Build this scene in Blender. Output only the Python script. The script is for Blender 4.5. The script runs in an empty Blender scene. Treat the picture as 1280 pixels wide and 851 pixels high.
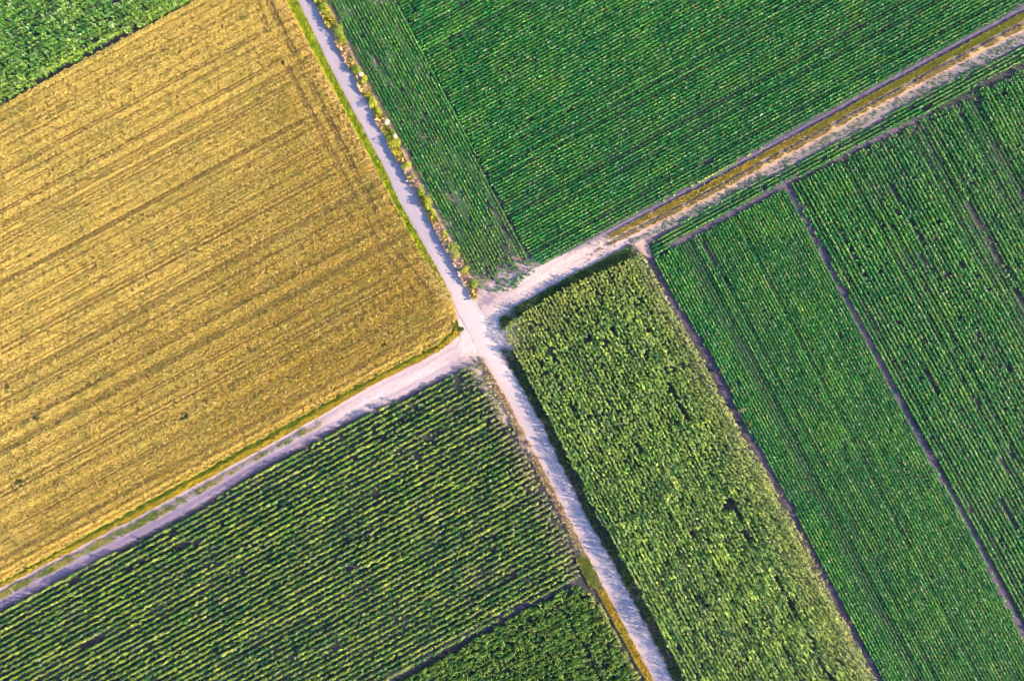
import bpy, math
import numpy as np
from mathutils import Vector

# ------------------------------------------------------------------ camera, sky, sun, exposure
C = bpy.context.scene.collection
scn = bpy.context.scene
S = 0.12                                   # metres on the ground for one photo pixel (1280 wide)
cam = bpy.data.cameras.new('camera'); cam.lens = 24; cam.sensor_width = 36
cam.clip_start = 0.5; cam.clip_end = 6000
cam_o = bpy.data.objects.new('camera', cam); C.objects.link(cam_o)
cam_o.location = (0, 0, 640*S/0.75); cam_o.rotation_euler = (0, 0, 0)
scn.camera = cam_o
EL, AZ = math.radians(20), math.radians(-14)
w = bpy.data.worlds.new('World'); scn.world = w; w.use_nodes = True
nt = w.node_tree; nt.nodes.clear()
sky = nt.nodes.new('ShaderNodeTexSky'); sky.sky_type = 'NISHITA'; sky.sun_disc = False
sky.sun_elevation = EL; sky.sun_rotation = math.radians(90)-AZ
sky.air_density = 1.0; sky.dust_density = 0.2; sky.ozone_density = 2.5
bg = nt.nodes.new('ShaderNodeBackground'); bg.inputs['Strength'].default_value = 0.12
wo = nt.nodes.new('ShaderNodeOutputWorld')
nt.links.new(sky.outputs[0], bg.inputs[0]); nt.links.new(bg.outputs[0], wo.inputs[0])
sun = bpy.data.lights.new('sun', 'SUN'); sun.energy = 5.0; sun.angle = math.radians(0.6)
sun.color = (1.0, 0.80, 0.52)
sun_o = bpy.data.objects.new('sun', sun); C.objects.link(sun_o)
sv = Vector((math.cos(EL)*math.cos(AZ), math.cos(EL)*math.sin(AZ), math.sin(EL)))
sun_o.rotation_euler = sv.to_track_quat('Z', 'Y').to_euler(); sun_o.location = sv*200
vs = scn.view_settings
vs.view_transform = 'Standard'; vs.look = 'None'; vs.gamma = 1.0; vs.use_curve_mapping = False
vs.exposure = 2.05
scn.cycles.pixel_filter_type = 'BLACKMAN_HARRIS'; scn.cycles.filter_width = 1.0

# ------------------------------------------------------------------ numeric helpers (layout is in photo pixels, x right, y down)
rng = np.random.default_rng(7)
T = np.array([math.cos(math.radians(28.3)), -math.sin(math.radians(28.3))])     # along the farm tracks
Rr = np.array([math.sin(math.radians(27.8)), math.cos(math.radians(27.8))])     # along the lane, downwards
A = lambda *a: np.array(a, float)

def _h(ix, iy, seed):
    n = (ix.astype(np.int64)*374761393 + iy.astype(np.int64)*668265263 + seed*1442695041) & 0xffffffff
    n = ((n ^ (n >> 13))*1274126177) & 0xffffffff
    n = ((n ^ (n >> 16))*2246822519) & 0xffffffff
    return ((n ^ (n >> 15)) & 0xffffff)/16777215.0
def vn(x, y, seed=0):
    x = np.asarray(x, float); y = np.asarray(y, float)
    ix = np.floor(x); iy = np.floor(y); fx = x-ix; fy = y-iy
    fx = fx*fx*(3-2*fx); fy = fy*fy*(3-2*fy)
    a = _h(ix, iy, seed); b = _h(ix+1, iy, seed); c = _h(ix, iy+1, seed); d = _h(ix+1, iy+1, seed)
    return (a*(1-fx)+b*fx)*(1-fy)+(c*(1-fx)+d*fx)*fy
def fbm(x, y, sc, seed=0, o=3):
    s = 0; a = 1; t = 0
    for k in range(o):
        s = s + a*vn(x/sc*2**k, y/sc*2**k, seed+k*17); t += a; a *= .55
    return s/t
def aniso(x, y, d, la, lb, seed, o=2):                     # noise drawn out along direction d
    u = x*d[0]+y*d[1]; v = -x*d[1]+y*d[0]
    return fbm(u/la, v/lb, 1.0, seed, o)
def ss(a, b, x):
    t = np.clip((x-a)/(b-a), 0, 1); return t*t*(3-2*t)
def inside(x, y, poly):
    r = np.zeros(x.shape, bool); n = len(poly); j = n-1
    for i in range(n):
        xi, yi = poly[i]; xj, yj = poly[j]
        if yi != yj:
            r ^= ((yi > y) != (yj > y)) & (x < (xj-xi)*(y-yi)/(yj-yi)+xi)
        j = i
    return r
def dist(x, y, pts):                                       # distance to a polyline
    d = np.full(x.shape, 1e9)
    for (ax, ay), (bx, by) in zip(pts[:-1], pts[1:]):
        dx, dy = bx-ax, by-ay
        t = np.clip(((x-ax)*dx+(y-ay)*dy)/(dx*dx+dy*dy), 0, 1)
        d = np.minimum(d, np.hypot(x-ax-t*dx, y-ay-t*dy))
    return d
def sdp(x, y, poly):                                       # signed distance to a polygon, positive inside
    d = dist(x, y, list(poly)+[poly[0]])
    return np.where(inside(x, y, poly), d, -d)
def yat(pts, x): return np.interp(x, [p[0] for p in pts], [p[1] for p in pts])
def xat(pts, y): return np.interp(y, [p[1] for p in pts], [p[0] for p in pts])
def mix(a, b, t): t = np.asarray(t)[..., None]; return a*(1-t)+np.asarray(b)*t
def gz(x, y): return 0.10*(fbm(x, y, 160, 91, 2)-.5)       # gentle lie of the land, metres
def world(x, y): return (x-640)*S, (425.5-y)*S

# ------------------------------------------------------------------ lines of the place
ROAD_L = [(343,-60),(370,0),(419,100),(480,213),(500,257),(537,322),(566,375),(590,420),(602,447),(634,500),(651,533),(706,639),(756,738),(817,851),(850,915)]
ROAD_R = [(363,-60),(393,0),(444,100),(504,213),(528,257),(563,322),(592,375),(612,415),(624,437),(657,494),(674,525),(729,639),(784,738),(842,851),(876,915)]
GRASS_L = [(328,-60),(357,0),(413,105),(471,213),(500,268),(527,318),(547,343),(562,366),(570,390)]       # wheat side of the lane's grass
WH_BOT = [(-60,760),(0,728),(160,640),(320,552),(380,518),(445,483),(512,448),(548,430),(564,414),(571,398),(570,390)]
W_UP = [(-60,766),(0,734),(185,638),(320,564),(402,518),(460,483),(545,441),(575,418),(606,412)]
W_LO = [(-60,790),(0,758),(228,641),(320,585),(382,552),(427,527),(495,497),(540,474),(572,458),(606,447)]
E_UP = [(594,382),(640,352),(670,336),(777,280),(906,213),(960,183),(1160,74),(1280,9),(1345,-26)]
E_LO = [(594,425),(612,412),(625,398),(640,386),(700,352),(792,305),(860,273),(960,219),(1160,114),(1280,52),(1345,18)]
STRIP1 = [(808,312),(822,335),(848,385),(884,440),(930,530),(985,625),(1040,735),(1103,851),(1137,915)]
STRIP2 = [(978,222),(988,240),(1020,300),(1085,426),(1140,532),(1200,640),(1281,795),(1340,905)]
P_A = [(-60,165),(0,130),(125,62),(250,-3),(370,-70),(-60,-70)]
P_WH = [(-60,168),(0,135),(125,67),(255,-2),(300,-26),(328,-60),(357,0)]+GRASS_L[2:]+WH_BOT[::-1][1:]
P_CL = [(378,-60),(412,0),(462,100),(521,213),(560,289),(602,362),(622,366),(645,360),(668,338),(640,283),(604,213),(570,140),(527,62),(497,3),(470,-60)]
P_CR = [(470,-60),(497,0),(528,61),(571,139),(606,212),(642,282),(671,333),(777,279),(906,211),(960,181),(1160,72),(1280,7),(1345,-30),(1345,-70),(472,-70)]
P_G = [(633,405),(646,396),(700,363),(800,316),(807,322),(821,345),(848,392),(881,448),(926,534),(981,630),(1036,740),(1096,851),(1132,920),(892,920),(857,851),(800,738),(743,639),(690,530),(672,497),(641,436),(632,418)]
P_D = [(815,316),(815,304),(860,274),(960,221),(1160,117),(1280,55),(1345,20),(1345,42),(1280,78),(1160,140),(1060,190),(968,236),(838,306),(822,322)]
P_E = [(819,327),(842,310),(975,240),(984,238),(1018,300),(1083,426),(1139,532),(1198,640),(1278,795),(1342,915),(1139,920),(1104,851),(1042,735),(988,627),(932,532),(887,441),(851,385),(824,340)]
P_F = [(987,232),(1060,196),(1160,146),(1280,84),(1345,50),(1345,900),(1285,790),(1205,640),(1145,532),(1090,426),(1023,300),(991,242)]
P_H = [(-60,796),(0,764),(140,692),(236,645),(325,590),(386,557),(430,532),(498,501),(545,478),(575,462),(596,452),(618,490),(642,540),(672,600),(705,660),(726,712),(722,722),(640,762),(490,848),(370,915),(-60,915)]
P_I = [(380,920),(498,852),(645,768),(716,731),(738,738),(752,758),(802,851),(836,915)]
ELINE = E_UP

# ------------------------------------------------------------------ earth colours
SOIL = A(.040,.038,.042); DARK = A(.10,.072,.085); DIRT = A(.33,.25,.255); LILAC = A(.19,.145,.20)
STRAWSOIL = A(.20,.13,.045); PINK = A(.42,.30,.27); TAR = A(.285,.238,.29)
def ground_col(x, y):
    n1 = fbm(x, y, 30, 1); n2 = fbm(x, y, 5, 2, 3); n3 = fbm(x, y, 90, 3)
    c = SOIL[None]*(0.75+.5*n2)[..., None]*np.ones(x.shape+(3,))
    far = ss(80, 300, np.maximum(np.abs(x-640)-640, np.abs(y-425)-425))
    c = mix(c, A(.05,.09,.03), far*(0.6+.4*n3))
    cl = ss(-1, 3, sdp(x, y, P_CL)); c = mix(c, mix(A(.06,.05,.055)*np.ones(x.shape+(3,)), A(.20,.145,.15), ss(.56,.74,aniso(x, y, Rr, 22, 7, 5))), cl)
    # straw littered earth under the wheat
    dw = sdp(x, y, P_WH)
    c = mix(c, STRAWSOIL*(1), ss(-2, 2, dw+3*(n2-.5)))
    # the lane's verges
    rl = x-xat(ROAD_L, y); rr = x-xat(ROAD_R, y)
    up = ss(395, 360, y)
    vr = ss(-4, 0, rr)*ss(22, 12, rr+5*(n2-.5))*up
    c = mix(c, mix(PINK*np.ones(x.shape+(3,)), A(.30,.22,.13), ss(.4,.65,n1)), vr*(.55+.45*ss(.35,.6,n2)))
    vl = ss(3, 0, rl)*ss(-14, -9, rl)*ss(400, 350, y)
    c = mix(c, A(.20,.20,.07), vl)
    # dusty shoulders of the lower lane
    lo = ss(430, 460, y)
    sh = ss(4, -1, rl)*ss(-16, -3, rl+6*(n2-.5))*lo
    c = mix(c, mix(PINK*.85*np.ones(x.shape+(3,)), A(.27,.19,.15), ss(.45,.6,n1)), sh*.9)
    # junction apron
    dj = np.hypot((x-598)*.9, y-408)
    ap = ss(58, 34, dj+22*(n2-.5)+14*(n1-.5))
    c = mix(c, A(.43,.335,.345)*(.82+.36*fbm(x, y, 4, 6, 2)[..., None]), ap*ss(3, -2, dw+3*(n2-.5)))
    # trampled headland between lane, track and green rows
    q = dist(x, y, [(604,378),(640,352),(668,338),(700,326)])
    c = mix(c, mix(DIRT*np.ones(x.shape+(3,)), LILAC, ss(.45,.6,n2)), ss(24, 6, q+16*(n2-.5)))
    q = dist(x, y, [(590,452),(612,480),(634,520)])
    c = mix(c, A(.33,.245,.22), ss(16, 4, q+12*(n2-.5)))
    for pl in ([(556,466),(586,450),(604,456),(616,478),(636,516)],[(560,470),(588,455),(600,461),(611,482),(630,518)],[(562,398),(572,412),(575,425),(568,438)],[(596,362),(606,372),(618,372),(640,360)]):
        e = ss(1.6, .4, dist(x, y, pl)+1.2*(n2-.5)); c = mix(c, A(.17,.125,.14), e*.55)
    # edge of the farm tracks
    for up_, lo_ in ((W_UP, W_LO), (E_UP, E_LO)):
        m = (x > up_[0][0]) & (x < up_[-1][0])
        v = (y-yat(up_, x))/(yat(lo_, x)-yat(up_, x))
        e = np.where(m, ss(-.35, 0, v)*ss(1.35, 1.0, v), 0)
        c = mix(c, LILAC*.9, e*.8*(1-ap))
    # earth strips between the fields
    for st, a_ in ((STRIP1, 1.0), (STRIP2, 1.0)):
        e = ss(6.5, 2.5, dist(x, y, st)+3*(n2-.5))
        c = mix(c, A(.085,.062,.098)*a_, e)  # earth colour darkened to stand in for the crop's missing shade
    e = ss(8, 3, dist(x, y, [(800,304),(808,314)])+6*(n2-.5)); c = mix(c, PINK*.8, e)
    e = ss(5, 2, dist(x, y, [(838,308),(905,272),(968,238),(985,226),(1060,190),(1160,141)])+4*(n2-.5)); c = mix(c, LILAC*.6, e*.8)
    e = ss(5, 2, dist(x, y, [(485,848),(560,806),(640,764),(716,727)])+3*(n2-.5)); c = mix(c, A(.08,.06,.09), e)
    return np.clip(c, .01, .8)

# ------------------------------------------------------------------ mesh and material helpers
def meta(o, label=None, cat=None, group=None, kind=None):
    if label: o['label'] = label
    if cat: o['category'] = cat
    if group: o['group'] = group
    if kind: o['kind'] = kind
    return o
def mesh_from(name, co, quads, col=None, mat=None, parent=None, smooth=False):
    me = bpy.data.meshes.new(name)
    co = np.asarray(co, np.float32); quads = np.asarray(quads, np.int32)
    nq, k = quads.shape
    me.vertices.add(len(co)); me.vertices.foreach_set('co', co.ravel())
    me.loops.add(nq*k); me.loops.foreach_set('vertex_index', quads.ravel())
    me.polygons.add(nq); me.polygons.foreach_set('loop_start', np.arange(nq, dtype=np.int32)*k)
    me.polygons.foreach_set('loop_total', np.full(nq, k, np.int32))
    me.update(calc_edges=True)
    if col is not None:
        a = me.color_attributes.new('tint', 'FLOAT_COLOR', 'POINT')
        c4 = np.ones((len(co), 4), np.float32); c4[:, :3] = col
        a.data.foreach_set('color', c4.ravel())
    if smooth: me.polygons.foreach_set('use_smooth', np.ones(nq, bool))
    if mat: me.materials.append(mat)
    o = bpy.data.objects.new(name, me); C.objects.link(o)
    if parent: o.parent = parent
    return o
def earth_mat(name, s1=9, amt=.35, bump=.5, bscale=14, rough=.95):
    m = bpy.data.materials.new(name); m.use_nodes = True; t = m.node_tree; N = t.nodes; L = t.links
    b = N['Principled BSDF']; b.inputs['Roughness'].default_value = rough
    b.inputs['Specular IOR Level'].default_value = .15
    a = N.new('ShaderNodeVertexColor'); a.layer_name = 'tint'
    g = N.new('ShaderNodeNewGeometry')
    n = N.new('ShaderNodeTexNoise'); n.inputs['Scale'].default_value = s1; n.inputs['Detail'].default_value = 4
    L.new(g.outputs['Position'], n.inputs['Vector'])
    mr = N.new('ShaderNodeMapRange'); mr.inputs['From Min'].default_value = .3; mr.inputs['From Max'].default_value = .7
    mr.inputs['To Min'].default_value = 1-amt; mr.inputs['To Max'].default_value = 1+amt
    L.new(n.outputs['Fac'], mr.inputs['Value'])
    vm = N.new('ShaderNodeVectorMath'); vm.operation = 'SCALE'
    L.new(a.outputs['Color'], vm.inputs[0]); L.new(mr.outputs[0], vm.inputs['Scale'])
    L.new(vm.outputs[0], b.inputs['Base Color'])
    n2 = N.new('ShaderNodeTexNoise'); n2.inputs['Scale'].default_value = bscale*.3; n2.inputs['Detail'].default_value = 5
    L.new(g.outputs['Position'], n2.inputs['Vector'])
    bp = N.new('ShaderNodeBump'); bp.inputs['Strength'].default_value = bump; bp.inputs['Distance'].default_value = .06
    L.new(n2.outputs['Fac'], bp.inputs['Height']); L.new(bp.outputs[0], b.inputs['Normal'])
    return m
def leaf_mat(name, trans=.25, rough=.45, spec=.35):
    m = bpy.data.materials.new(name); m.use_nodes = True; t = m.node_tree; N = t.nodes; L = t.links
    b = N['Principled BSDF']; b.inputs['Roughness'].default_value = rough
    b.inputs['Specular IOR Level'].default_value = spec
    a = N.new('ShaderNodeVertexColor'); a.layer_name = 'tint'
    tr = N.new('ShaderNodeBsdfTranslucent'); mx = N.new('ShaderNodeMixShader'); mx.inputs[0].default_value = trans
    L.new(a.outputs['Color'], b.inputs['Base Color']); L.new(a.outputs['Color'], tr.inputs['Color'])
    L.new(b.outputs[0], mx.inputs[1]); L.new(tr.outputs[0], mx.inputs[2])
    L.new(mx.outputs[0], N['Material Output'].inputs['Surface'])
    return m
M_EARTH = earth_mat('bare earth'); M_TRACK = earth_mat('rutted dirt', 7, .22, .55, 12)
M_ROAD = earth_mat('worn pale asphalt', 16, .07, .15, 50, .85)
M_LEAF = leaf_mat('crop leaf', .25, .5, .17); M_STRAW = leaf_mat('ripe straw', .25, .7, .08)
M_GRASS = leaf_mat('grass blade', .3, .6, .12); M_STEM = leaf_mat('stem', 0, .7, .1)

# ------------------------------------------------------------------ the ground
def grid_lines(lo, hi, st):
    out = np.cumsum(st*1.6**np.arange(1, 18)); out = out[out < 16000]
    return np.concatenate([lo-out[::-1], np.arange(lo, hi+.01, st), hi+out])
gx = grid_lines(-60, 1340, 1.6); gy = grid_lines(-60, 912, 1.6)
X, Y = np.meshgrid(gx, gy); nx, ny = len(gx), len(gy)
xf, yf = X.ravel(), Y.ravel()
wx, wy = world(xf, yf)
idx = np.arange(nx*ny).reshape(ny, nx)
q = np.stack([idx[:-1, :-1], idx[1:, :-1], idx[1:, 1:], idx[:-1, 1:]], -1).reshape(-1, 4)
o = mesh_from('ground', np.stack([wx, wy, gz(xf, yf)], 1), q, ground_col(xf, yf), M_EARTH, smooth=True)
meta(o, 'bare purplish brown earth showing between the crop rows and along field edges', 'ground', kind='structure')

def ribbon(name, La, Lb, along, colfn, mat, lift, nacross, step=1.3, zfn=None, jit=1.2, fade=None):
    """sheet between two edge polylines; along='x' or 'y' picks the running coordinate (pixels)"""
    if along == 'y':
        s = np.arange(La[0][1], La[-1][1], step*.9); a = np.stack([xat(La, s), s], 1); b = np.stack([xat(Lb, s), s], 1)
    else:
        s = np.arange(La[0][0], La[-1][0], step*.9); a = np.stack([s, yat(La, s)], 1); b = np.stack([s, yat(Lb, s)], 1)
    # smooth the corners of the traced polylines
    for p in (a, b):
        k = np.ones(25)/25
        for c_ in (0, 1):
            pad = np.concatenate([2*p[0, c_]-p[12:0:-1, c_], p[:, c_], 2*p[-1, c_]-p[-2:-14:-1, c_]])
            p[:, c_] = np.convolve(pad, k, 'valid')
    v = np.linspace(-.12, 1.12, nacross)
    ja = (fbm(s, s*0, 14, 61)-.5)*jit*2; jb = (fbm(s, s*0+50, 14, 62)-.5)*jit*2
    d = (b-a); ln = np.linalg.norm(d, axis=1, keepdims=True); u = d/ln
    a = a+u*ja[:, None]; b = b+u*jb[:, None]
    P = a[:, None]*(1-v)[None, :, None]+b[:, None]*v[None, :, None]
    px, py = P[..., 0].ravel(), P[..., 1].ravel(); V = np.tile(v, len(s))
    col = colfn(px, py, V)
    wide = .30*ss(60, 20, np.abs(py-412))*(along == 'y')             # traffic has smeared the lane's edges at the crossing
    blend = ss(-.12, .04+wide, V+.22*(fbm(px, py, 4, 77, 2)-.5))*ss(1.12, .96-wide, V+.22*(fbm(px, py, 4, 78, 2)-.5))
    if fade is not None: blend = blend*fade(px, py)
    col = mix(ground_col(px, py), 0, 0)*(1-blend)[:, None]+col*blend[:, None]
    wx, wy = world(px, py)
    wz = gz(px, py)+lift*ss(-.12, -.02, V)*ss(1.12, 1.02, V)+.004
    if zfn is not None: wz = wz+zfn(px, py, V)*(fade(px, py) if fade is not None else 1)
    n, m_ = len(s), nacross
    idx = np.arange(n*m_).reshape(n, m_)
    q = np.stack([idx[:-1, :-1], idx[1:, :-1], idx[1:, 1:], idx[:-1, 1:]], -1).reshape(-1, 4)
    if along == 'x': q = q[:, ::-1]
    q = q[:, ::-1] if False else q
    return mesh_from(name, np.stack([wx, wy, wz], 1), q, col, mat, smooth=True)

def road_col(x, y, v):
    n = fbm(x, y, 16, 21); f = fbm(x, y, 2.5, 22, 2); st = aniso(x, y, Rr, 60, 1.8, 23)
    c = TAR*(0.90+.12*n+.08*(f-.5)+.14*(st-.5))[:, None]
    # paler worn wheel paths, sandy margins
    wp = np.exp(-((v-.28)/.1)**2)+np.exp(-((v-.72)/.1)**2)
    c = c*(1+.06*wp)[:, None]
    lo = ss(395, 440, y)
    c = mix(c, A(.41,.335,.35), .8*ss(130, 30, np.abs(y-415)+25*(n-.5)))
    c = mix(c, PINK*.95, lo*ss(.35, .0, v+.2*(f-.5))*.8)
    # reddish crown line on the lower lane
    k = np.exp(-((v-(.62-.0006*(y-500)))/.05)**2)*ss(480, 500, y)*ss(640, 590, y)*(.4+.6*(f > .45))
    c = mix(c, A(.24,.15,.15), k*.6)
    cr = aniso(x, y, A(.97,-.22), 9, 1.1, 29, 2)  # pale cross streaks: sun gaps between crop stalks painted on the lower lane
    c = c*(1+.10*ss(.6,.8,cr)*lo)[:, None]
    return c
o = ribbon('road', ROAD_L, ROAD_R, 'y', road_col, M_ROAD, .05, 26,
           zfn=lambda x, y, v: .03*np.clip(1-(2*v-1)**2, 0, 1), jit=.8)
meta(o, 'pale lilac paved lane running diagonally from the top edge to the bottom edge', 'lane', kind='structure')

def wcol(x, y, v):
    n = fbm(x, y, 12, 31); f = fbm(x, y, 3, 32, 2); st = aniso(x, y, T, 40, 1.6, 33)
    k = ss(300, 480, x)                                          # paler and dustier towards the junction
    c = mix(LILAC*np.ones(x.shape+(3,)), A(.40,.31,.325), k*.92)
    c = mix(c, DIRT*.95, ss(.32, .05, v)*.75)
    c = mix(c, A(.17,.125,.20), ss(.6, .95, v)*(1-k*.6)*.8)
    med = np.exp(-((v-.42)/.13)**2)*ss(440, 330, x)
    c = mix(c, A(.16,.15,.08), med*ss(.40,.58,n+.25*(f-.5))*.75)
    return c*(0.82+.36*st)[:, None]*(0.92+.16*f)[:, None]
o = ribbon('dirt_track', W_UP, W_LO, 'x', wcol, M_TRACK, .02, 22,
           zfn=lambda x, y, v: -.05*(np.exp(-((v-.17)/.1)**2)+np.exp(-((v-.72)/.12)**2))+.05*(v > -.05)*(v < 1.05), jit=1.3, fade=lambda x, y: ss(600, 545, x+16*(fbm(x, y, 8, 87)-.5)))
meta(o, 'rutted lilac dirt track below the golden field, joining the lane from the left', 'track', kind='structure')

def ecol(x, y, v):
    n = fbm(x, y, 12, 41); f = fbm(x, y, 3, 42, 2); st = aniso(x, y, T, 40, 1.6, 43)
    far = ss(745, 850, x+40*(n-.5))
    near = mix(A(.40,.31,.315)*np.ones(x.shape+(3,)), LILAC*1.3, ss(.55, .95, v)*.6)
    near = mix(near, LILAC*.8, ss(.22, .02, v)*ss(690, 740, x))
    c = A(.075,.06,.105)*np.ones(x.shape+(3,))                    # first rut
    c = mix(c, A(.22,.19,.07), ss(.14, .18, v))                  # grassy middle
    c = mix(c, A(.13,.095,.13), ss(.36, .40, v))                  # second rut
    c = mix(c, A(.36,.25,.10), ss(.47, .51, v))
    c = mix(c, A(.33,.22,.18), ss(.60, .66, v+.06*(f-.5)))
    c = mix(c, A(.17,.14,.15), ss(.72, .86, v+.15*(f-.5)+.1*ss(1000,1250,x)))
    c = mix(near, c, far)
    return c*(0.8+.4*st)[:, None]*(0.9+.2*f)[:, None]
o = ribbon('dirt_track', E_UP, E_LO, 'x', ecol, M_TRACK, .02, 34,
           zfn=lambda x, y, v: .05*(v > -.05)*(v < 1.05)-.06*(np.exp(-((v-.09)/.07)**2)+np.exp(-((v-.43)/.06)**2))*ss(720, 800, x), jit=1.0, fade=lambda x, y: ss(602, 660, x+16*(fbm(x, y, 8, 88)-.5)))
meta(o, 'double rutted dirt track climbing to the upper right with a grassy middle', 'track', kind='structure')

# ------------------------------------------------------------------ plants: every leaf is a bent four-cornered blade
def leaves(px, py, k, h, length, width, rise, droop, z0, z1, spread=.02, colr=None, var=.22, seed=1, hm=1.0, size=None, wj=.3, flat=None, ff=1.0):
    """px,py plant feet (photo px); k leaves each. length/width metres; rise: slope of the inner half; droop: fall of the outer half"""
    r = np.random.default_rng(seed); n = len(px)
    sz = (size if size is not None else np.ones(n))*(0.8+.4*r.random(n))
    wx, wy = world(px, py); wz = gz(px, py)
    rep = lambda a: np.repeat(a, k)
    sz = rep(sz); N = n*k
    ang = (np.tile(np.arange(k), n)*2.39996+rep(r.random(n)*6.283)+r.normal(0, .35, N))
    dx, dy = np.cos(ang), np.sin(ang)
    if flat is not None:                                     # foliage drawn together along its row
        nx_, ny_ = flat[1], flat[0]; pr = (dx*nx_+dy*ny_)*(1-ff); dx, dy = dx-pr*nx_, dy-pr*ny_
    ln = length*sz*(0.65+.7*r.random(N)); wd = width*sz*(1-wj/2+wj*r.random(N))
    t = np.tile((np.arange(k)+.5)/k, n)
    bz = rep(wz)+(z0+(z1-z0)*t)*h*sz*(rep(hm) if np.ndim(hm) else hm)
    bx = rep(wx)+r.normal(0, spread, N); by = rep(wy)+r.normal(0, spread, N)
    rs = rise*(0.7+.6*r.random(N)); dr = droop*(0.6+.8*r.random(N))
    mx, my, mz = bx+dx*ln*.5, by+dy*ln*.5, bz+rs*ln*.5
    tx, ty, tz = bx+dx*ln, by+dy*ln, mz-dr*ln*.5
    tw = r.normal(0, .35, N)*wd
    qx, qy = -dy*wd*.5, dx*wd*.5
    co = np.empty((N, 4, 3), np.float32)
    co[:, 0] = np.stack([mx+qx, my+qy, mz+tw*.5], 1); co[:, 1] = np.stack([bx, by, bz], 1)
    co[:, 2] = np.stack([mx-qx, my-qy, mz-tw*.5], 1); co[:, 3] = np.stack([tx, ty, np.maximum(tz, rep(wz)+.015)], 1)
    pc = np.repeat(colr, k, 0)*(1-var+2*var*r.random(N))[:, None]
    return co.reshape(-1, 3), np.arange(N*4).reshape(N, 4), np.clip(np.repeat(pc, 4, 0), .004, .9)
def merge(*parts):
    co = np.concatenate([p[0] for p in parts]); cl = np.concatenate([p[2] for p in parts]); off = 0; qs = []
    for p in parts: qs.append(p[1]+off); off += len(p[0])
    return co, np.concatenate(qs), cl
def lattice(poly, ang_vec, row, along, seed, jr=.25, ja=.3, wob=0.0, off=0.0):
    """points in rows: ang_vec the row direction (px space), row and along spacing in px"""
    r = np.random.default_rng(seed); p = np.array(poly, float)
    d = np.asarray(ang_vec); nrm = A(-d[1], d[0])
    u = p@d; v = p@nrm
    us = np.arange(u.min(), u.max(), along); vs_ = np.arange(math.floor(v.min()/row), math.ceil(v.max()/row)+1)*row+off
    U, V = np.meshgrid(us, vs_); R_ = np.repeat(np.arange(len(vs_))[:, None], len(us), 1)
    U = U+r.random((len(vs_), 1))*along+r.normal(0, ja, U.shape)*along; V = V+r.normal(0, jr, V.shape)+wob*(fbm(U, V, 120, seed+5, 2)-.5)
    rowr = r.random(len(vs_))[R_]
    U, V, rowr = U.ravel(), V.ravel(), rowr.ravel()
    x = U*d[0]+V*nrm[0]; y = U*d[1]+V*nrm[1]
    m = (sdp(x, y, poly)+2.6*(fbm(x, y, 5, seed+9, 2)-.5) > 0)
    return x[m], y[m], U[m], V[m], rowr[m]
def field(name, parts, mat, label, cat='crop field', group=None):
    co, q, cl = merge(*parts)
    o = mesh_from(name, co, q, cl, mat); meta(o, label, cat, group, 'stuff'); return o
def holes(x, y, lst, seed):
    """bare gaps: (x, y, half length, half width, direction)"""
    k = np.zeros(x.shape)
    for hx, hy, a, b, d in lst:
        u = (x-hx)*d[0]+(y-hy)*d[1]; v = -(x-hx)*d[1]+(y-hy)*d[0]
        k = np.maximum(k, 1-np.sqrt((u/a)**2+(v/b)**2))
    return k+.45*(fbm(x, y, 3.5, seed, 2)-.5)*(k > 0)

GREENS = dict(mid=A(.033,.225,.044), teal=A(.010,.150,.055), lime=A(.13,.33,.045), yel=A(.26,.27,.05), pale=A(.28,.38,.20))
def beet_cols(x, y, seed, lime=.25, d=T):
    r = np.random.default_rng(seed+3); n = len(x)
    a = fbm(x, y, 26, seed, 3); b = aniso(x, y, d, 30, 4, seed+1); c = np.ones((n, 1))*GREENS['mid']
    c = mix(c, GREENS['teal'], ss(.35, .7, 1-a)*.8*r.random(n)+.15*ss(.5,.7,1-b))
    c = mix(c, GREENS['lime'], np.clip(ss(.5, .72, b)*.6+ss(.55,.75,a)*.5+lime*r.random(n), 0, 1)*.75)
    c = c*(.8+.4*r.random(n))[:, None]
    c = mix(c, GREENS['pale'], (r.random(n) < .12)*.6); c = mix(c, GREENS['yel'], (r.random(n) < .03)*.8)
    return c
def beets(poly, d, row, along, seed, label, hlist=(), patch=.30, lime=.25, extra=None, size=1.0, name='row_crop', off=0.0, rowgap=0.0, wob=0.0, cfn=None, low=4, thin=.09):
    x, y, U, V, rr = lattice(poly, d, row, along, seed, jr=.13, off=off, wob=wob)
    g = aniso(x, y, d, 14, 2.5, seed+11); rnd = np.random.default_rng(seed+4).random(len(x))
    keep = (g > patch-.12) & (rnd > .03+.25*(g < patch))
    keep &= holes(x, y, hlist, seed) < .10+.5*rnd**2
    keep &= ~((rr < rowgap) & (aniso(x, y, d, 80, 3, seed+13) > .45))
    if extra is not None: keep &= extra(x, y, rnd)
    x, y, rr, g = x[keep], y[keep], rr[keep], g[keep]
    sz = size*(0.72+.45*fbm(x, y, 40, seed+6)+.25*(g-.4)+.12*(rr-.5))*np.where(rr < thin, .74, 1)
    col = beet_cols(x, y, seed, lime, d)*(0.88+.24*rr)[:, None]
    if cfn is not None: col = cfn(x, y, col)
    p1 = leaves(x, y, 8, .5, .25, .12, 1.1, .5, .25, .62, .03, col, .38, seed+7, size=sz, flat=d, ff=.62)
    p2 = leaves(x, y, low, .5, .34, .15, .45, .4, .08, .25, .04, mix(col, A(.012,.11,.05), .7), .3, seed+8, size=sz)   # low outer leaves closing the gaps, tinted dark teal as the shade there
    return field(name, [p1, p2], M_LEAF, label, 'row crop')

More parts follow.
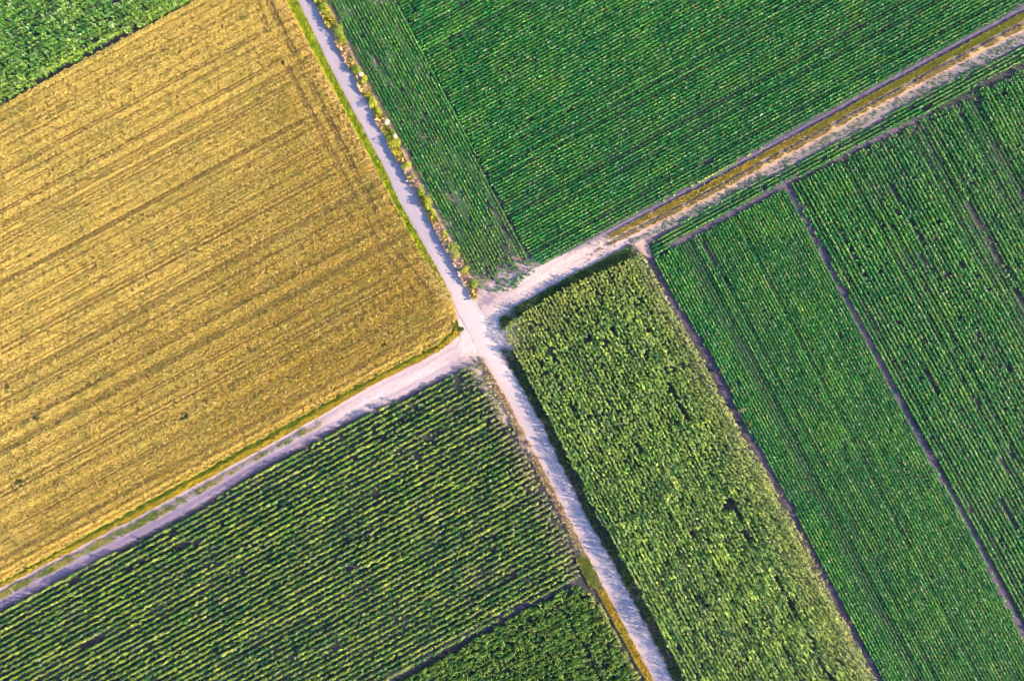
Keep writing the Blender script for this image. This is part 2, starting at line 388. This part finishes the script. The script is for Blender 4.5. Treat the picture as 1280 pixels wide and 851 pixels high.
# upper field, right part: rows along the upper track
def cedge(x, y, col):                                              # last row along the track is tinted a bright yellow green
    e = ss(3.2, 1.0, dist(x, y, E_UP[2:])); return mix(col, A(.55,.58,.16), e*.85)
beets(P_CR, T, 4.1, 1.7, 100, 'large dark green field of fine close rows between the lane and the upper right track',
      [(752,134,4,1.6,T),(758,143,4,2,A(.6,.8)),(712,137,9,1.6,T),(762,197,5,1.4,T),(885,203,14,1.8,T),(912,196,9,1.5,T),(815,71,5,2,T),(862,84,3,2,T),(715,152,6,1,T),(805,73,4,2,T)], patch=.2, cfn=cedge)
# upper field, left part: rows along the lane
CLp = [(474,22,4,2.2,Rr),(470,75,14,3.5,Rr),(476,84,8,2,Rr),(520,175,12,1.5,Rr),(610,258,9,1.8,Rr),(600,270,9,1.8,Rr),(598,254,7,1.5,Rr),
       (640,318,10,5,Rr),(632,306,6,3,Rr),(655,333,9,5,T),(628,345,16,5,T),(610,355,10,5,T),(645,345,12,6,T),(559,215,16,1.2,Rr),(634,294,18,1.8,Rr),(620,268,8,2,Rr),(572,155,8,1.5,Rr)]
def clc(x, y, col):
    n = fbm(x, y, 14, 331); k = ss(230, 350, y)*.5+.25*ss(.5,.7,n)
    return mix(col, A(.25,.27,.08), np.clip(k, 0, 1)*.65)
beets(P_CL, Rr, 4.0, 1.8, 140, 'narrow block of green rows running beside the upper lane, patchy at its lower tip',
      CLp, patch=.28, lime=.5, size=.94, low=4, cfn=clc,
      extra=lambda x, y, r: r > .75*ss(300, 375, y+18*(fbm(x, y, 12, 333)-.5))+.3*ss(.62, .75, fbm(x, y, 22, 335)))
# the few rows along the lower edge of the track
def dcf(x, y, col): return mix(col, A(.30,.32,.12), .35*ss(.5,.7,fbm(x,y,10,433)))
beets(P_D, T, 4.6, 1.7, 180, 'narrow band of green rows following the lower side of the upper right track', [(1230,104,30,5,T),(1160,136,22,3,T)], patch=.36, lime=.5, size=.95, off=1.0, cfn=dcf)
# field between the two earth strips
beets(P_E, Rr, 3.9, 1.7, 220, 'long green field of very fine rows between the two dark earth strips',
      [(888,320,27,2.2,Rr),(908,352,14,1.4,Rr),(915,266,9,3,Rr),(970,235,6,5,Rr),(1034,712,3,2.5,T),(1014,436,3,2,T),(1093,824,8,3,Rr),(1080,780,20,1.4,Rr),(1070,745,18,1.3,Rr),(1050,420,8,1,Rr),(1185,770,40,.7,Rr)], patch=.16)
# right-hand field with wider rows
gaps = [(1050,290,60,1.3),(1090,360,50,1.2),(1127,415,60,1.5),(1118,240,22,1.5),(1142,285,36,1.5),(1172,345,44,1.7),(1205,405,60,1.5),(1187,215,18,1.5),(1215,265,34,1.7),(1245,320,34,2.0),(1278,378,40,2.8),
        (1160,470,70,1.0),(1240,560,60,1.3),(1262,480,40,1.4),(1265,650,50,1.0)]
beets(P_F, A(math.sin(math.radians(28.6)), math.cos(math.radians(28.6))), 4.9, 1.7, 260, 'green field at the right edge with coarser rows and dark gaps between them',
      [(a, b, c_, d_, A(.495,.869)) for a, b, c_, d_ in gaps], patch=.30, size=1.04, thin=.2, wob=2.5, lime=.35,
      extra=lambda x, y, r: r > .55*ss(24, 0, sdp(x, y, P_F))*ss(260, 150, y))

# tall leafy crops ------------------------------------------------------
def leafy(poly, d, row, along, seed, label, hlist, h, k, length, width, patch, cfn, jr=.9, extra=None, szb=.75, name='leafy_crop', rowgap=0.0, ff=.8, lump=.3, hmf=None, shift=0.0, zlo=.25):
    x, y, U, V, rr = lattice(poly, d, row, along, seed, jr=jr, ja=.35)
    g = aniso(x, y, d, 12, 4, seed+11); rnd = np.random.default_rng(seed+4).random(len(x))
    keep = (g > patch-.1) & (rnd > .05+.45*(g < patch)) & (holes(x, y, hlist, seed) < .12)
    keep &= ~((rr < rowgap) & (aniso(x, y, d, 60, 3, seed+13) > .42))
    if extra is not None: keep &= extra(x, y, rnd)
    x, y, rr, g = x[keep], y[keep], rr[keep], g[keep]
    sz = szb+.45*fbm(x, y, 30, seed+6)+.2*(g-.4)+.22*(rr-.5)+lump*(fbm(x, y, 6, seed+16, 2)-.5)
    hm = hmf(x, y) if hmf is not None else 1.0
    cl_ = cfn(x, y); x = 640+(x-640)*(1-shift/102.4); y = 425.5+(y-425.5)*(1-shift/102.4)   # outlines were read off the canopy, feet stand under it
    p = leaves(x, y, k, h, length, width, .75, .9, zlo, .95, .05, cl_*(.75+.5*np.random.default_rng(seed+15).random(len(x)))[:, None], .45, seed+7, size=sz, flat=d, ff=ff, hm=hm)
    p2 = leaves(x, y, 6, h, length*1.2, width*1.2, .4, .5, .05, .3, .06, mix(cl_, A(.015,.10,.045), .7), .3, seed+8, size=sz)  # low leaves with the canopy's shade mixed into their colour
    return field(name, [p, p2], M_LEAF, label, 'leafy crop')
def gcol(x, y):
    r = np.random.default_rng(55); n = len(x); a = fbm(x, y, 40, 301); b = aniso(x, y, Rr, 22, 5, 302)
    c = np.ones((n, 1))*A(.07,.205,.04)
    c = mix(c, A(.02,.115,.05), ss(.45,.65,1-a)*.7)
    c = mix(c, A(.40,.52,.10), .9*r.random(n)**1.7+.3*ss(.5,.7,b))
    e = np.clip(ss(60, 4, sdp(x, y, [STRIP1[0]]+STRIP1[1:]+[(600,915),(640,400)])), 0, 1)
    c = mix(c, A(.33,.33,.07), e*(.3+.5*r.random(n)))
    c = mix(c, A(.42,.36,.20), ss(12, 3, dist(x, y, [(p[0]-9, p[1]) for p in STRIP1]))*.6*r.random(n))
    return mix(c, A(.30,.36,.20), (r.random(n) < .12)*.7)
leafy(P_G, Rr, 4.5, 1.8, 320, 'tall leafy green crop filling the wedge between the lower lane and the dark strip beside the wedge crop',
      [(913,632,11,8,T),(924,643,17,3.6,Rr),(935,670,13,4,Rr),(843,488,14,2.8,Rr),(855,512,12,3.2,Rr),(862,522,6,4,Rr),(800,560,10,2.4,Rr),(836,465,8,2,Rr),(975,730,13,2.6,Rr),(990,756,20,2.5,Rr),(1012,795,22,2.5,Rr),(1030,835,22,2.6,Rr),
       (810,413,6,4,T),(735,425,5,4,T),(935,600,6,2,Rr),(860,775,14,1.6,Rr),(690,440,22,1.6,Rr),(713,480,20,1.4,Rr),(885,575,8,2,Rr),(890,610,5,3,Rr),(950,805,25,1.4,Rr)],
      1.35, 13, .20, .105, .28, gcol, jr=.75, lump=.08, extra=lambda x, y, r: r > .35*ss(14, 2, dist(x, y, STRIP1)), szb=.72, hmf=lambda x, y: 1.0+.6*ss(480, 660, y), shift=1.7, zlo=.62, ff=.85)
def acol(x, y):
    r = np.random.default_rng(56); n = len(x); a = fbm(x, y, 22, 311)
    c = mix(np.ones((n, 1))*A(.09,.28,.06), A(.03,.18,.07), ss(.4,.62,1-a)*.8)
    c = mix(c, A(.33,.46,.06), .6*r.random(n)+.35*ss(28, 4, sdp(x, y, P_A)))
    return mix(c, A(.45,.55,.25), (r.random(n) < .15)*.7)
leafy(P_A, T, 5.2, 2.1, 340, 'bright leafy green crop in the top left corner above the golden field', [(150,4,8,4,T),(48,45,5,3,T)], .8, 11, .27, .12, .22, acol, jr=.4)
def hcol(x, y):
    r = np.random.default_rng(57); n = len(x); a = fbm(x, y, 34, 321); b = aniso(x, y, T, 26, 4, 322)
    c = np.ones((n, 1))*A(.065,.20,.04)
    c = mix(c, A(.016,.12,.05), ss(.42,.62,1-a)*.8)
    c = mix(c, A(.38,.46,.09), .8*r.random(n)**1.8+.45*ss(.48,.66,b))
    e = ss(30, 3, x*0+dist(x, y, [(596,452),(642,540),(705,660),(726,712)])+14*(fbm(x,y,12,323)-.5))
    c = mix(c, A(.42,.34,.20), e*(.35+.45*r.random(n)))
    return mix(c, A(.30,.32,.19), (r.random(n) < .09)*.7)
Hh = [(122,798,13,5,A(.90,-.44)),(110,806,12,4,A(.8,-.6)),(368,817,13,4.2,A(.86,-.5)),(282,803,5,3.2,T),(280,654,4,3,T),(618,686,5,4,T),(575,484,4,13,T),(572,474,6,5,T),(604,486,5,5,T),(428,548,7,4,T),(468,535,6,4,T),(524,571,5,4.5,T),
      (335,612,4,4,T),(470,617,7,4,T),(468,615,9,3,T),(502,589,5,3.5,T),(470,516,5,5,T),(545,542,22,1.6,T),(100,764,30,1.5,T),(580,556,20,1.5,T),(230,682,14,3,T),(250,676,12,2.5,T),
      (180,700,6,3,T),(360,756,14,2.4,T),(440,708,10,2,T),(475,780,14,1.8,T),(95,725,10,2.4,T),(640,720,12,2,T),(660,612,5,3,T),(560,712,5,3,T)]
leafy(P_H, T, 6.5, 1.8, 360, 'dark green leafy crop in wide rows filling the lower left below the track', Hh, .72, 14, .25, .11, .24, hcol, jr=.6, ff=.72,
      extra=lambda x, y, r: r > .45*ss(15, 0, dist(x, y, [(596,452),(642,540),(705,660),(726,712)])+12*(fbm(x, y, 9, 371)-.5)), szb=.66)
def icol(x, y):
    r = np.random.default_rng(58); n = len(x)
    c = np.ones((n, 1))*A(.045,.14,.035); c = mix(c, A(.26,.33,.05), .65*r.random(n)); return mix(c, A(.36,.34,.10), ss(8, 2, dist(x, y, [(738,738),(752,758),(802,851),(836,915)]))*.7)
leafy(P_I, T, 5.4, 2.4, 380, 'small block of dense green crop at the bottom edge left of the lane', [(716,783,20,2.5,Rr),(735,815,18,3,Rr),(745,838,12,3,Rr),(712,740,6,5,T),(640,802,4,3,T)], .8, 11, .33, .14, .3, icol, jr=1.0)

# ripe wheat ------------------------------------------------------------
x, y, U, V, rr = lattice(P_WH, T, 2.0, .85, 400, jr=.22, ja=.4)
icpt = y+.5385*x
edge = x-xat(GRASS_L, y)                                            # negative inside the field
head = ss(-62, -52, edge+8*(fbm(x, y, 20, 405)-.5))*ss(400, 380, y)  # headland ploughed parallel to the lane
tl = np.zeros(len(x))
for k_, (c0, s0) in enumerate([(186,.4),(221,.8),(268,.9),(309,1),(357,1.1),(396,.8),(441,1),(478,.8),(507,.8),(540,.5),(562,.6),(590,.4),(620,1.1),(641,.5),(665,.9),(700,.5)]):
    b_ = .22+aniso(x, y, T, 70, 30, 410+k_)
    for off_ in (-2.6, 2.6):
        tl = np.maximum(tl, s0*np.exp(-((icpt-c0-off_+2*(fbm(x, y, 90, 430+k_)-.5))/.9)**2)*ss(.30, .62, b_))
    tl = np.maximum(tl, .15*s0*np.exp(-((icpt-c0)/6)**2)*ss(.45, .75, b_))
tl *= (1-head)
for c0, s0 in ((-20, 1.1), (-25, .7), (-38, .9), (-43, .6)):
    tl = np.maximum(tl, s0*np.exp(-((edge-c0+5*ss(0, 250, y)+3*(fbm(x, y, 60, 450)-.5))/2.2)**2)*ss(.28, .6, aniso(x, y, Rr, 26, 8, 452))*ss(395, 350, y))
st = aniso(x, y, T, 60, 2.6, 461); pat = fbm(x, y, 60, 463); small = fbm(x, y, 5, 465, 2); fine = vn(x/1.5, y/1.5, 466)
dr0 = np.clip((x+.55*y-160)/560, 0, 1)
gap = .55*ss(.26+.2*dr0, .10+.2*dr0, fine)+tl*.62+.15*ss(.66, .80, st)*(1-head)
rnd = np.random.default_rng(466).random(len(x))
tufts = [(48,522,7,4.5),(232,521,8,4),(25,600,8,3),(480,431,4,3),(42,4,5,3),(355,80,3,2),(330,110,3,2),(140,95,4,2),(40,320,6,2),(180,300,4,2.5),(12,482,5,3),(165,176,6,3),(424,185,3,2),(440,252,4,2.5),(452,262,4,2),(118,322,3,2)]
hl = holes(x, y, [(a, b, c_, d_, T) for a, b, c_, d_ in tufts], 467)
keep = (rnd > .9*np.clip(gap, 0, 1)) & (hl < .2)
x, y, fine, tl, st, pat, small, head, edge, rr, gap, icpt = [a[keep] for a in (x, y, fine, tl, st, pat, small, head, edge, rr, gap, icpt)]
n = len(x); r = np.random.default_rng(468)
dr = np.clip((x+.55*y-160)/560, 0, 1)                              # browner and duller towards the junction
c = mix(np.ones((n, 1))*A(.68,.495,.125), A(.39,.265,.045), ss(.1, .95, dr+.5*(pat-.5)))
c = mix(c, A(.36,.33,.08), .55*ss(.45, .75, fbm(x, y, 34, 469))*r.random(n)+.25*ss(.5,.7,st))
c = mix(c, A(.70,.44,.17), ss(-14, -6, edge)*ss(300, 200, y)*.55+.6*ss(-34, -8, edge)*ss(300,340,y)*r.random(n))
c = mix(c, A(.70,.49,.10), ss(26, 6, dist(x, y, WH_BOT))*.7)
c = c*(.88+.24*rr)[:, None]; c = mix(c, A(.25,.16,.06), np.clip(tl*1.1+.35*(rr < .15), 0, 1)*.65)
c = mix(c, A(.80,.62,.30), (r.random(n) < .10)*.6)
c = mix(c, A(.16,.19,.05), (small > .70)*.5)
hh = .86+.22*fine-.45*np.clip(gap, 0, 1)+.12*(small-.5)-.20*(rr < .25)+.10*(rr > .8)
p1 = leaves(x, y, 4, .62, .17, .085, .8, .9, .5, .98, .03, c, .28, 470, size=hh)
field('wheat', [p1], M_STRAW, 'ripe golden cereal field with faint tractor lines, left of the lane and above the track', 'wheat field')

# grasses of the verges -------------------------------------------------
def scatter(poly, per_px2, seed, accept):
    p = np.array(poly); lo, hi = p.min(0), p.max(0); r = np.random.default_rng(seed)
    n = int(np.prod(hi-lo)*per_px2); x = lo[0]+r.random(n)*(hi-lo)[0]; y = lo[1]+r.random(n)*(hi-lo)[1]
    m = inside(x, y, poly); x, y = x[m], y[m]
    m = r.random(len(x)) < accept(x, y); return x[m], y[m]
def band(La, Lb): return list(La)+list(Lb)[::-1]
def grass(name, x, y, colfn, label, seed, h=.3, k=5, ln=.2, wd=.05, size=None):
    p = leaves(x, y, k, h, ln, wd, 1.6, .6, .05, .5, .06, colfn(x, y), .35, seed, size=size)
    return field(name, [p], M_GRASS, label, 'grass')
ROWS_MARGIN = [(p[0]-9, p[1]) for p in P_CL[:6]]
def shift(L, d, along='x'): return [(p[0]+d, p[1]) for p in L] if along == 'x' else [(p[0], p[1]+d) for p in L]
# 1 bright strip left of the upper lane
gl = [p for p in ROAD_L if p[1] <= 380]
x, y = scatter(band(shift(GRASS_L, 0)[:7], shift(gl, 1)), 2.2, 501, lambda x, y: 1.0-.75*ss(330, 385, y))
def c1(x, y):
    r = np.random.default_rng(5); u = (x-xat(GRASS_L, y))/(xat(ROAD_L, y)-xat(GRASS_L, y))
    c = mix(np.ones((len(x), 1))*A(.42,.52,.025), A(.74,.68,.06), ss(.35, .0, u)*.9)
    c = mix(c, A(.20,.34,.03), .8*ss(.5, .68, fbm(x, y, 5, 503))); c = mix(c, A(.60,.52,.12), .6*r.random(len(x))*ss(.6, 1, u)); return mix(c, A(.46,.33,.07), ss(290, 350, y)*.6)
grass('grass', x, y, c1, 'bright yellow green grass strip between the golden field and the upper lane', 502, ln=.22, h=.22)
# 2 dry verge right of the upper lane
gr = [p for p in ROAD_R if p[1] <= 380]
n2f = lambda x, y, s=20: fbm(x, y, s, 511)
x, y = scatter(band(shift(gr, 1), [(372,-60),(404,0),(455,100),(514,213),(553,289),(596,362)]), 2.4, 512, lambda x, y: .35+.65*ss(.3, .6, n2f(x, y, 12)))
def c2(x, y):
    r = np.random.default_rng(6); a = fbm(x, y, 26, 513); n = len(x)
    c = np.ones((n, 1))*A(.72,.50,.27); c = mix(c, A(.55,.47,.07), ss(.42, .56, a)); c = mix(c, A(.32,.40,.04), ss(.58, .7, a)*.8)
    c = mix(c, A(.75,.52,.42), ss(.42, .34, a)*.8); return c*(0.8+.4*r.random(n))[:, None]
grass('grass', x, y, c2, 'dry straw and pinkish grass on the verge right of the upper lane', 514, h=.35, ln=.26,
      size=.7+.9*ss(.35, .7, fbm(x, y, 14, 515)))
# 3 strip between wheat and left track
x, y = scatter(band(WH_BOT[:10], W_UP[:8]), 2.0, 521, lambda x, y: .45+.55*ss(.35, .5, fbm(x, y, 8, 522)))
def c3(x, y):
    r = np.random.default_rng(8); u = (y-yat(WH_BOT[:10], x))/np.maximum(yat(W_UP, x)-yat(WH_BOT[:10], x), 1)
    c = mix(np.ones((len(x), 1))*A(.16,.24,.03), A(.60,.45,.05), ss(.35, .6, u+.4*(fbm(x, y, 9, 523)-.5))); return c*(0.8+.4*r.random(len(x)))[:, None]
grass('grass', x, y, c3, 'yellow and green grass strip between the golden field and the left track', 524, h=.25, ln=.2)
# 4 grassy middle of the left track
def a4(x, y):
    v = (y-yat(W_UP, x))/(yat(W_LO, x)-yat(W_UP, x)); n_ = .5*fbm(x, y, 12, 531)+.5*fbm(x, y, 3, 530)
    return np.exp(-((v-.42)/.14)**2)*(.9*ss(260, 180, x)*ss(.3,.6,n_)+.8*ss(.42, .66, n_)*ss(410, 380, x))
x, y = scatter(band(W_UP, W_LO), 2.2, 532, a4)
def c4(x, y):
    a = fbm(x, y, 16, 533); return mix(np.ones((len(x), 1))*A(.20,.26,.05), A(.42,.38,.10), ss(.4, .6, a))
grass('grass', x, y, c4, 'thin grass growing down the middle of the left track', 534, h=.12, ln=.15, k=4)
# 5 bands of the right track
def a5(x, y):
    v = (y-yat(E_UP, x))/(yat(E_LO, x)-yat(E_UP, x)); n_ = fbm(x, y, 9, 541)
    f_ = ss(720, 810, x+30*(n_-.5))
    return f_*(ss(.13, .18, v)*ss(.39, .35, v)*(.35+.65*ss(.3,.5,n_))+.8*ss(.46, .50, v)*ss(.64, .58, v)*ss(.3, .5, n_)+.30*ss(.70,.8,v)*ss(.45,.65,fbm(x, y, 3, 549, 2)))
x, y = scatter(band(E_UP, E_LO), 2.0, 542, a5)
def c5(x, y):
    v = (y-yat(E_UP, x))/(yat(E_LO, x)-yat(E_UP, x)); a = fbm(x, y, 16, 543)
    c = mix(np.ones((len(x), 1))*A(.36,.28,.05), A(.23,.25,.04), ss(900, 1200, x)*.8)
    c = mix(c, A(.55,.38,.06), ss(.5, .7, a)*ss(1100, 850, x)); c = mix(c, A(.40,.29,.12), ss(.42, .48, v)); return mix(c, A(.25,.31,.20), ss(.7, .75, v))
grass('grass', x, y, c5, 'yellow green grass in the middle and edge of the upper right track', 544, h=.16, ln=.17, k=4)
# 6 left verge of the lower lane
lv = [p for p in ROAD_L if p[1] >= 440]
x, y = scatter(band(shift(lv, -16), shift(lv, 0)), 1.6, 551, lambda x, y: np.where(y > 735, ss(-9.5, -8, x-xat(ROAD_L, y)+2.5*(fbm(x, y, 5, 556)-.5)), .8*ss(-11, -4, x-xat(ROAD_L, y)+5*(fbm(x, y, 8, 555)-.5))*ss(.35,.55,fbm(x, y, 5, 552))+.6*ss(690, 705, y)*ss(740,725,y)))
def c6(x, y):
    u = x-xat(ROAD_L, y); n = len(x)
    c = np.ones((n, 1))*A(.50,.38,.22); c = mix(c, A(.22,.27,.06), ss(685, 700, y)*ss(745, 735, y)); o_ = ss(732, 742, y)
    c = mix(c, A(.60,.39,.05), o_); c = mix(c, A(.34,.30,.05), o_*ss(.5,.68,fbm(x, y, 4, 557))); return mix(c, A(.36,.36,.03), o_*ss(-5, -10, u)*.6)
grass('grass', x, y, c6, 'beige to orange yellow grass on the left verge of the lower lane', 554, h=.22, ln=.2)
# 7 weeds along the wedge field facing lane and track
x, y = scatter(band(shift([p for p in ROAD_R if p[1] >= 436], 1), shift([p for p in ROAD_R if p[1] >= 436], 15)), .8, 561, lambda x, y: .15+.5*ss(.5, .62, fbm(x, y, 10, 562)))
x2, y2 = scatter(band(E_LO[2:6], shift(E_LO[2:6], 15, 'y')), 1.4, 563, lambda x, y: .3+.6*ss(.4, .5, fbm(x, y, 8, 564)))
x, y = np.concatenate([x, x2]), np.concatenate([y, y2])
grass('weeds', x, y, lambda x, y: mix(np.ones((len(x), 1))*A(.05,.13,.04), A(.14,.20,.08), fbm(x, y, 8, 565)), 'low dark green weeds around the foot of the tall leafy wedge crop', 566, h=.2, ln=.22)

# ------------------------------------------------------------------ single plants one can count
def thing(name, x, y, label, cat, group=None):
    o = bpy.data.objects.new(name, None); C.objects.link(o); wx_, wy_ = world(x, y)
    o.location = (wx_, wy_, float(gz(np.array(float(x)), np.array(float(y))))); o.empty_display_size = .3
    return meta(o, label, cat, group)
def cloud(rx, ry, rz, cz, n, size, col, seed, tip):
    """leaves spread through a lumpy crown"""
    r = np.random.default_rng(seed)
    lob = r.normal(0, .45, (6, 3))*A(rx, ry, rz)*.9; lr = .5+.3*r.random(6)
    w_ = r.integers(0, 6, n); d = r.normal(size=(n, 3)); d /= np.linalg.norm(d, axis=1)[:, None]
    rad = (0.45+.55*r.random(n)**.5)[:, None]
    p = lob[w_]+d*rad*lr[w_][:, None]*A(rx, ry, rz); p[:, 2] += cz; p[:, 2] = np.maximum(p[:, 2], .04)
    a = r.normal(size=(n, 3)); a /= np.linalg.norm(a, axis=1)[:, None]; a = a*.7+d*.6; a /= np.linalg.norm(a, axis=1)[:, None]
    b = np.cross(a, r.normal(size=(n, 3))); b /= np.linalg.norm(b, axis=1)[:, None]
    L_ = size*(0.6+.8*r.random(n))[:, None]; W_ = L_*.5
    nb = np.cross(a, b)*L_*.15
    co = np.stack([p+a*L_*.5+b*W_*.5+nb, p, p+a*L_*.5-b*W_*.5+nb, p+a*L_], 1).reshape(-1, 3)
    cc = mix(np.ones((n, 1))*col, tip, r.random(n)*.8)*(0.75+.5*r.random(n))[:, None]
    return co, np.arange(n*4).reshape(n, 4), np.repeat(cc, 4, 0)
def stems(n, h, spread, r0, col, seed):
    r = np.random.default_rng(seed); cos = []; qs = []; off = 0
    for i in range(n):
        a = r.random()*6.283; d = A(math.cos(a), math.sin(a))*spread*r.random()
        pts = [(0, 0, -.03), (d[0]*.3, d[1]*.3, h*.35), (d[0]*.7, d[1]*.7, h*.7), (d[0], d[1], h*(.85+.2*r.random()))]
        for j, p in enumerate(pts):
            rad = r0*(1-.27*j)
            for s in range(5): cos.append((p[0]+rad*math.cos(s*1.2566)+.01*i, p[1]+rad*math.sin(s*1.2566), p[2]))
        for j in range(3):
            for s in range(5): qs.append((off+j*5+s, off+j*5+(s+1) % 5, off+j*5+5+(s+1) % 5, off+j*5+5+s))
        off += 20
    co = np.array(cos); return co, np.array(qs), np.ones((len(co), 1))*col
ordn = ['first', 'second', 'third', 'fourth', 'fifth', 'sixth', 'seventh', 'eighth', 'ninth', 'tenth', 'eleventh', 'twelfth', 'thirteenth', 'fourteenth', 'fifteenth', 'sixteenth', 'seventeenth', 'eighteenth', 'nineteenth', 'twentieth', 'twenty-first', 'twenty-second', 'twenty-third']
G1, Y1, W1 = A(.13,.26,.03), A(.40,.46,.05), A(.85,.80,.66)
shrubs = [(405,10,.7,.9,'g'),(409,19,.8,.9,'y'),(425,41,.8,1.3,'g'),(429,50,.65,.9,'g'),(447,88,.62,1.0,'r'),(452,94,.45,.7,'w'),(456,102,.7,1.0,'y'),(466,129,.75,.9,'y'),(473,140,.6,.7,'y'),(485,154,.55,.8,'w'),
          (492,167,.5,.7,'g'),(495,172,.45,.7,'w'),(498,182,.8,1.0,'y'),(510,208,.75,1.1,'y'),(515,222,.6,.7,'y'),(527,240,.7,1.0,'g'),(536,253,.85,1.2,'y'),(541,266,.55,.7,'y'),(556,295,.55,.6,'y'),(567,312,.9,1.3,'g'),(571,320,.6,.9,'y'),(581,338,.7,.9,'y'),(592,354,.75,.8,'g')]
words = {'g': 'leafy green shrub', 'y': 'yellow green shrub', 'r': 'small round green shrub', 'w': 'pale cream flowering shrub'}
for i, (sx, sy, rad, hh_, kd) in enumerate(shrubs):
    kin = [j for j, s_ in enumerate(shrubs) if s_[4] == kd]
    lab = words[kd]+" on the lane's right verge, "+(ordn[kin.index(i)]+' of its colour from the top' if len(kin) > 1 else 'beside a cream one')
    t = thing('shrub', sx, sy, lab, 'shrub', 'shrubs on the verge of the upper lane')
    base, tip = {'g': (G1, Y1), 'r': (G1, Y1*.8), 'y': (Y1*.8, A(.52,.52,.08)), 'w': (W1*.8, W1)}[kd]
    co, q, cl = cloud(rad*.7, rad*.85, hh_*.42, hh_*.5, 650, .16, base, 700+i, tip)
    mesh_from('foliage', co, q, cl, M_GRASS, t)
    co, q, cl = stems(6, hh_*.6, rad*.5, .018, A(.14,.09,.06), 760+i)
    mesh_from('stem', co, q, cl, M_STEM, t)

# stray maize plants standing in the first earth strip: one plant built, the rest copied with their parts
def maize():
    t = thing('maize_plant', 0, 0, 'x', 'maize plant', 'stray plants on the earth strip')
    co, q, cl = leaves(A(640), A(425.5), 9, .75, .42, .075, .9, 1.0, .3, .95, .01, A(.40,.38,.16)[None], .3, 811)
    co[:, 2] -= float(gz(A(640), A(425.5))[0])
    mesh_from('foliage', co, q, cl, M_LEAF, t)
    co, q, cl = stems(1, .8, .02, .02, A(.25,.24,.08), 812); mesh_from('stalk', co, q, cl, M_STEM, t)
    return t
mz = maize()
spots = [(901,463,1.0),(913,487,.9),(926,512,.9),(937,530,.8),(999,667,1.1),(1003,674,1.0),(1008,684,1.1),(1010,694,.9),(1013,698,1.0),(1018,705,.9),(1022,713,1.0),(1031,724,.8),(974,618,.8),(1062,775,.8)]
mlab = ['uppermost stray pale plant on the dark strip beside the wedge crop','second stray pale plant from the top of the dark strip beside the wedge crop','third stray pale plant from the top of the dark strip beside the wedge crop','fourth stray pale plant from the top of the dark strip beside the wedge crop',
        'topmost pale plant of the cluster halfway along the dark strip beside the wedge crop','second plant of the pale cluster on the dark strip beside the wedge crop','third plant of the pale cluster on the dark strip beside the wedge crop','fourth plant of the pale cluster on the dark strip beside the wedge crop','fifth plant of the pale cluster on the dark strip beside the wedge crop','sixth plant of the pale cluster on the dark strip beside the wedge crop','seventh plant of the pale cluster on the dark strip beside the wedge crop','last and lowest plant of the pale cluster on the dark strip beside the wedge crop',
        'lone stray pale plant just above the cluster on the dark strip beside the wedge crop','lowest stray pale plant on the dark strip beside the wedge crop']
rz = np.random.default_rng(9).random(20)*6.28
for i, (sx, sy, k_) in enumerate(spots):
    if i == 0: o = mz
    else:
        o = mz.copy(); C.objects.link(o)
        for ch in mz.children:
            c_ = ch.copy(); C.objects.link(c_); c_.parent = o
    wx_, wy_ = world(sx, sy); o.location = (wx_, wy_, float(gz(A(sx), A(sy))[0])); o.scale = (k_,)*3; o.rotation_euler = (0, 0, rz[i]); o['label'] = mlab[i]

# dark weed clumps in the golden field and beside the junction
wl = [(48,522,.7,'dark green weed clump low in the left part of the golden field'),(232,521,.7,'grey green weed clump in the lower middle of the golden field'),(24,601,.8,'flat dark weed clump near the left edge of the golden field'),
      (480,431,.45,'small dark weed clump in the golden field corner near the junction'),(355,80,.35,'small dark weed tuft in the golden headland near the top of the lane'),(577,412,.35,'tiny brownish tuft between lane and golden field corner at the junction')]
for i, (sx, sy, rad, lab) in enumerate(wl):
    co, q, cl = cloud(rad*.7, rad*.45, .14, .2, 340, .2, A(.09,.12,.05), 850+i, A(.2,.2,.08))
    o = mesh_from('weed_clump', co, q, cl, M_GRASS); wx_, wy_ = world(sx, sy); o.location = (wx_, wy_, float(gz(A(sx), A(sy))[0])); o.rotation_euler = (0, 0, math.radians(28))
    meta(o, lab, 'weed clump', 'weed clumps by the golden field')
